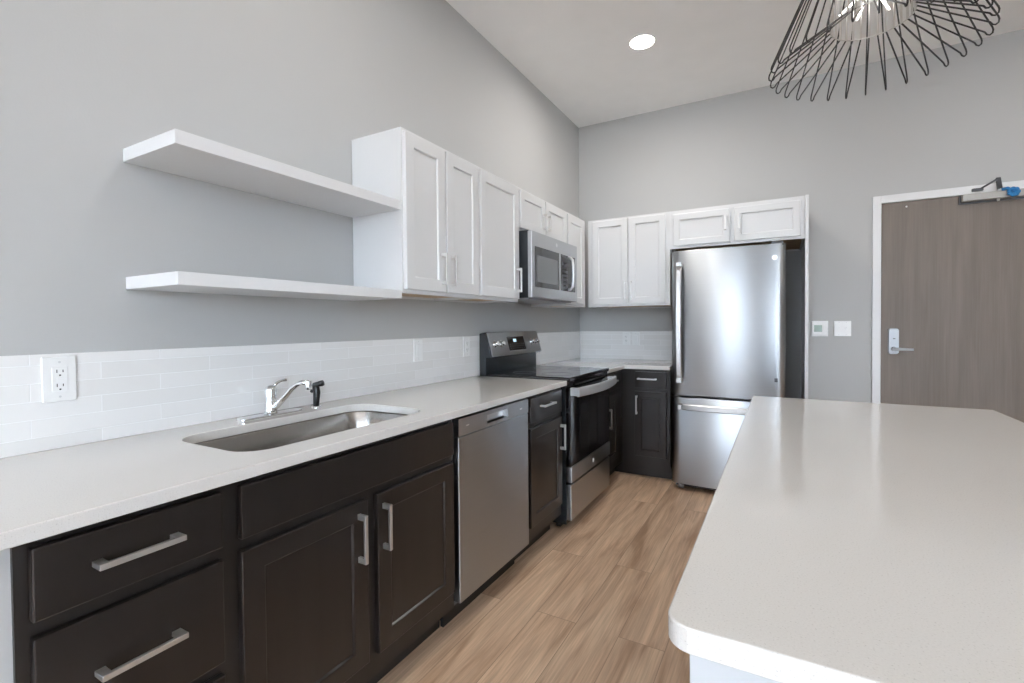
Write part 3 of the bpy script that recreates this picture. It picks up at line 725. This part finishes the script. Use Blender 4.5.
# ------------------------------------------------------------------ refrigerator
t = thing('refrigerator', 'stainless steel bottom-freezer refrigerator under the low white cabinets', 'refrigerator', (1.415, 4.1, 0))
m_ = MB(); m_.box(1.046, 1.784, 3.790, 4.48, .030, 1.772, .003); obj('body', m_, 'hinge_grey', t)
FX0, FX1 = 1.042, 1.788
def bowed_door(z0, z1):
    b = bmesh.new(); N = 24; prof = []
    for i in range(N + 1):
        s = i / N; x = FX0 + (FX1 - FX0) * s
        edge = min(s, 1 - s) * (FX1 - FX0)
        y = 3.712 + .014 * (2 * s - 1) ** 2
        if edge < .02: y += .02 * (1 - math.sqrt(max(0, 1 - (1 - edge / .02) ** 2)))
        prof.append((x, y))
    prof += [(FX1, 3.785), (FX0, 3.785)]
    lo = [b.verts.new((x, y, z0)) for x, y in prof]; hi = [b.verts.new((x, y, z1)) for x, y in prof]
    n_ = len(prof)
    for i in range(n_): j = (i + 1) % n_; f = b.faces.new((lo[i], lo[j], hi[j], hi[i])); 
    b.faces.new(lo[::-1]); b.faces.new(hi); bmesh.ops.recalc_face_normals(b, faces=b.faces)
    ed = [e for e in b.edges if abs(e.verts[0].co.z - e.verts[1].co.z) < 1e-6]
    bmesh.ops.bevel(b, geom=ed, offset=.003, segments=2, affect='EDGES', profile=.5)
    m = MB(); m.merge(b)
    for f in m.bm.faces: f.smooth = f.normal.z ** 2 < .1 and f.calc_center_median().y < 3.75
    return m
ud = obj('fresh_food_door', bowed_door(.716, 1.784), 'steel', t)
fd = obj('freezer_drawer', bowed_door(.050, .698), 'steel', t)
m_ = MB(); N = 16; pts = []; 
for i in range(N + 1):
    s = i / N; z = .815 + .875 * s; y = 3.700 - .052 * (math.sin(PI * s) ** .35 if 0 < s < 1 else 0); pts.append((1.106, y, z))
b = bmesh.new(); prs = []
for (x, y, z) in pts: prs.append([b.verts.new(q) for q in ((x - .020, y, z), (x - .014, y - .007, z), (x + .014, y - .007, z), (x + .020, y, z), (x + .014, y + .008, z), (x - .014, y + .008, z))])
for A, B in zip(prs, prs[1:]):
    for k in range(6): b.faces.new((A[k], A[(k + 1) % 6], B[(k + 1) % 6], B[k]))
b.faces.new(prs[0]); b.faces.new(prs[-1][::-1]); bmesh.ops.recalc_face_normals(b, faces=b.faces); m_.merge(b)
m_.box(1.088, 1.124, 3.655, 3.722, .812, .845, .003); m_.box(1.088, 1.124, 3.655, 3.722, 1.665, 1.695, .003); obj('handle', m_, 'steel_plain', ud)
m_ = MB(); b = bmesh.new(); prs = []
for i in range(N + 1):
    s = i / N; x = 1.100 + .630 * s; y = 3.700 - .050 * (math.sin(PI * s) ** .35 if 0 < s < 1 else 0); z = .634 - .0 * math.sin(PI * s)
    prs.append([b.verts.new(q) for q in ((x, y, z - .022), (x, y - .007, z - .016), (x, y - .007, z + .016), (x, y, z + .022), (x, y + .008, z + .016), (x, y + .008, z - .016))])
for A, B in zip(prs, prs[1:]):
    for k in range(6): b.faces.new((A[k], A[(k + 1) % 6], B[(k + 1) % 6], B[k]))
b.faces.new(prs[0]); b.faces.new(prs[-1][::-1]); bmesh.ops.recalc_face_normals(b, faces=b.faces); m_.merge(b)
m_.box(1.098, 1.125, 3.655, 3.722, .616, .652, .003); m_.box(1.705, 1.732, 3.655, 3.722, .616, .652, .003); obj('handle', m_, 'steel_plain', fd)
m_ = MB(); m_.cyl((1.722, 3.722, 1.690), (1.722, 3.7155, 1.690), .016, seg=24); obj('badge', m_, 'steel_plain', ud)
m_ = MB(); m_.box(1.722, 1.742, 3.7175, 3.722, .842, .868, .0005); obj('lower_badge', m_, 'dark_grey', ud)
m_ = MB(); m_.box(1.06, 1.77, 3.80, 3.815, .012, .050); obj('toe_grille', m_, 'kick_black', t)
for x in (1.10, 1.72):
    for y in (3.79, 4.40):
        m_ = MB(); m_.cyl((x, y, 0), (x, y, .035), .022, seg=16); obj('foot', m_, 'hinge_grey', t)
m_ = MB(); m_.box(1.70, 1.775, 3.73, 3.86, 1.7725, 1.800, .003); obj('hinge_cover', m_, 'dark_grey', t)

# ------------------------------------------------------------------ island
t = thing('kitchen_island', 'pale painted island body under the big white quartz slab', 'island', (1.95, 1.49, 0))
m_ = MB(); m_.box(1.676, 2.30, .561, 2.430, .0, .882, .001); obj('body', m_, 'island_paint', t)
m_ = MB(); m_.box(1.670, 2.306, .555, 2.436, 0, .09, .002); obj('base_trim', m_, 'white_trim', t)
m_ = MB(); m_.prism(rrect(1.650, 2.462, .548, 2.460, .030, 10, (1, 1, 0, 0)), .882, .912, bev=.003)
tag(obj('island_worktop', m_, 'quartz'), 'large white speckled quartz island top with rounded near corner', 'worktop')

# ------------------------------------------------------------------ pendant lamp
LX, LY = 2.048, 2.186
t = thing('pendant_lamp', 'black wire cage pendant lamp hanging above the island', 'lamp', (LX, LY, 2.2))
def pol(az, r, z): a = math.radians(az); return Vector((LX + r * math.sin(a), LY + r * math.cos(a), z))
for k in range(30):
    az = 4 + 12 * k; R0, Z0 = .312, 2.214; br_ = .0095
    d_in = (Vector((.126, 2.345)) - Vector((R0, Z0))).normalized(); d_up = (Vector((.085, 2.78)) - Vector((R0, Z0))).normalized()
    pts = [pol(az, .120, 2.72), pol(az, .126, 2.345)]
    # inner arm out to the rim, small round turn, outer arm up to the neck
    p1 = Vector((R0, Z0)) - Vector((0, 0)); pin = Vector((R0, Z0)) + Vector((-.004, .001)); 
    a1 = pin
    pts = [pol(az, .126, 2.345), pol(az, *a1), pol(az, R0 + .002, Z0 - .009), pol(az, R0 + .009, Z0 - .012), pol(az, R0 + .016, Z0 - .007), pol(az, R0 + .0175, Z0 + .003), pol(az, R0 + .0155, Z0 + .012), pol(az, .075, 2.80)]
    m_ = MB(); m_.tube(pts, .0027, 6); obj('wire_loop', m_, 'wire_black', t)
m_ = MB(); m_.tube([pol(i * 7.5, .126, 2.345) for i in range(48)], .0024, 6, closed=True); obj('waist_ring', m_, 'nickel', t)
m_ = MB(); m_.tube([pol(i * 7.5, .120, 2.74) for i in range(48)], .0024, 6, closed=True); obj('inner_ring', m_, 'nickel', t)
m_ = MB(); m_.tube([pol(i * 7.5, .075, 2.80) for i in range(48)], .0030, 6, closed=True); m_.cyl((LX, LY, 2.735), (LX, LY, 2.742), .121, seg=48); m_.cyl((LX, LY, 2.742), (LX, LY, 2.806), .078, .03, seg=32); obj('top_plate', m_, 'wire_black', t)
for k in range(30): m_ = MB(); m_.tube([pol(4 + 12 * k, .125, 2.345), pol(4 + 12 * k, .120, 2.74)], .0036, 8); obj('inner_rod', m_, 'nickel', t)
m_ = MB(); m_.cyl((LX, LY, 2.46), (LX, LY, 2.74), .010, seg=16); m_.sphere((LX, LY, 2.462), .022); hub = obj('hub', m_, 'nickel', t)
for az in (-150, -75, -20, 40, 110):
    m_ = MB(); m_.tube([pol(az, .015, 2.460), pol(az, .036, 2.446)], .007, 10); obj('socket', m_, 'nickel', t)
    m_ = MB(); m_.tube([pol(az, .036, 2.446), pol(az, .095, 2.408), pol(az, .099, 2.4055)], .0036, 10, rs=[.0036, .0034, .002]); obj('bulb', m_, 'lamp_tube', t)
m_ = MB(); m_.cyl((LX, LY, 2.80), (LX, LY, ZC - .02), .003, seg=10); obj('cord', m_, 'wire_black', t)
m_ = MB(); m_.cyl((LX, LY, ZC - .025), (LX, LY, ZC), .06, .062, 32, .004); obj('canopy', m_, 'wire_black', t)

# ------------------------------------------------------------------ recessed ceiling lights
def can_light(x, y, lab, grp=None, power=4):
    t = thing('ceiling_light', lab, 'light', (x, y, ZC), grp)
    m = MB(); pts = [(x + .083 * math.cos(a), y + .083 * math.sin(a), ZC - .003) for a in [i * PI / 24 for i in range(48)]]
    m.tube(pts, .007, 8, closed=True); obj('trim_ring', m, 'plate_white', t)
    m = MB(); m.cyl((x, y, ZC - .0035), (x, y, ZC - .0005), .079, seg=40); obj('lens', m, 'can_lens', t)
    l = bpy.data.lights.new('ceiling_lamp', 'AREA'); l.shape = 'DISK'; l.size = .15; l.energy = power; l.color = (1, .955, .90)
    ob = bpy.data.objects.new('lamp_light', l); C.objects.link(ob); ob.location = (0, 0, -.006); ob.parent = t
can_light(.920, 3.37, 'round lit recessed light in the ceiling near the far wall', None, 9)
for x, y in ((.92, 1.3), (.92, -.9), (3.4, 1.3), (3.4, -.9), (3.4, 3.37), (1.0, -2.9), (3.4, -2.9)):  # further cans, unseen, added to help light the room
    can_light(x, y, 'added recessed ceiling light, unseen', 'added recessed ceiling lights, unseen')
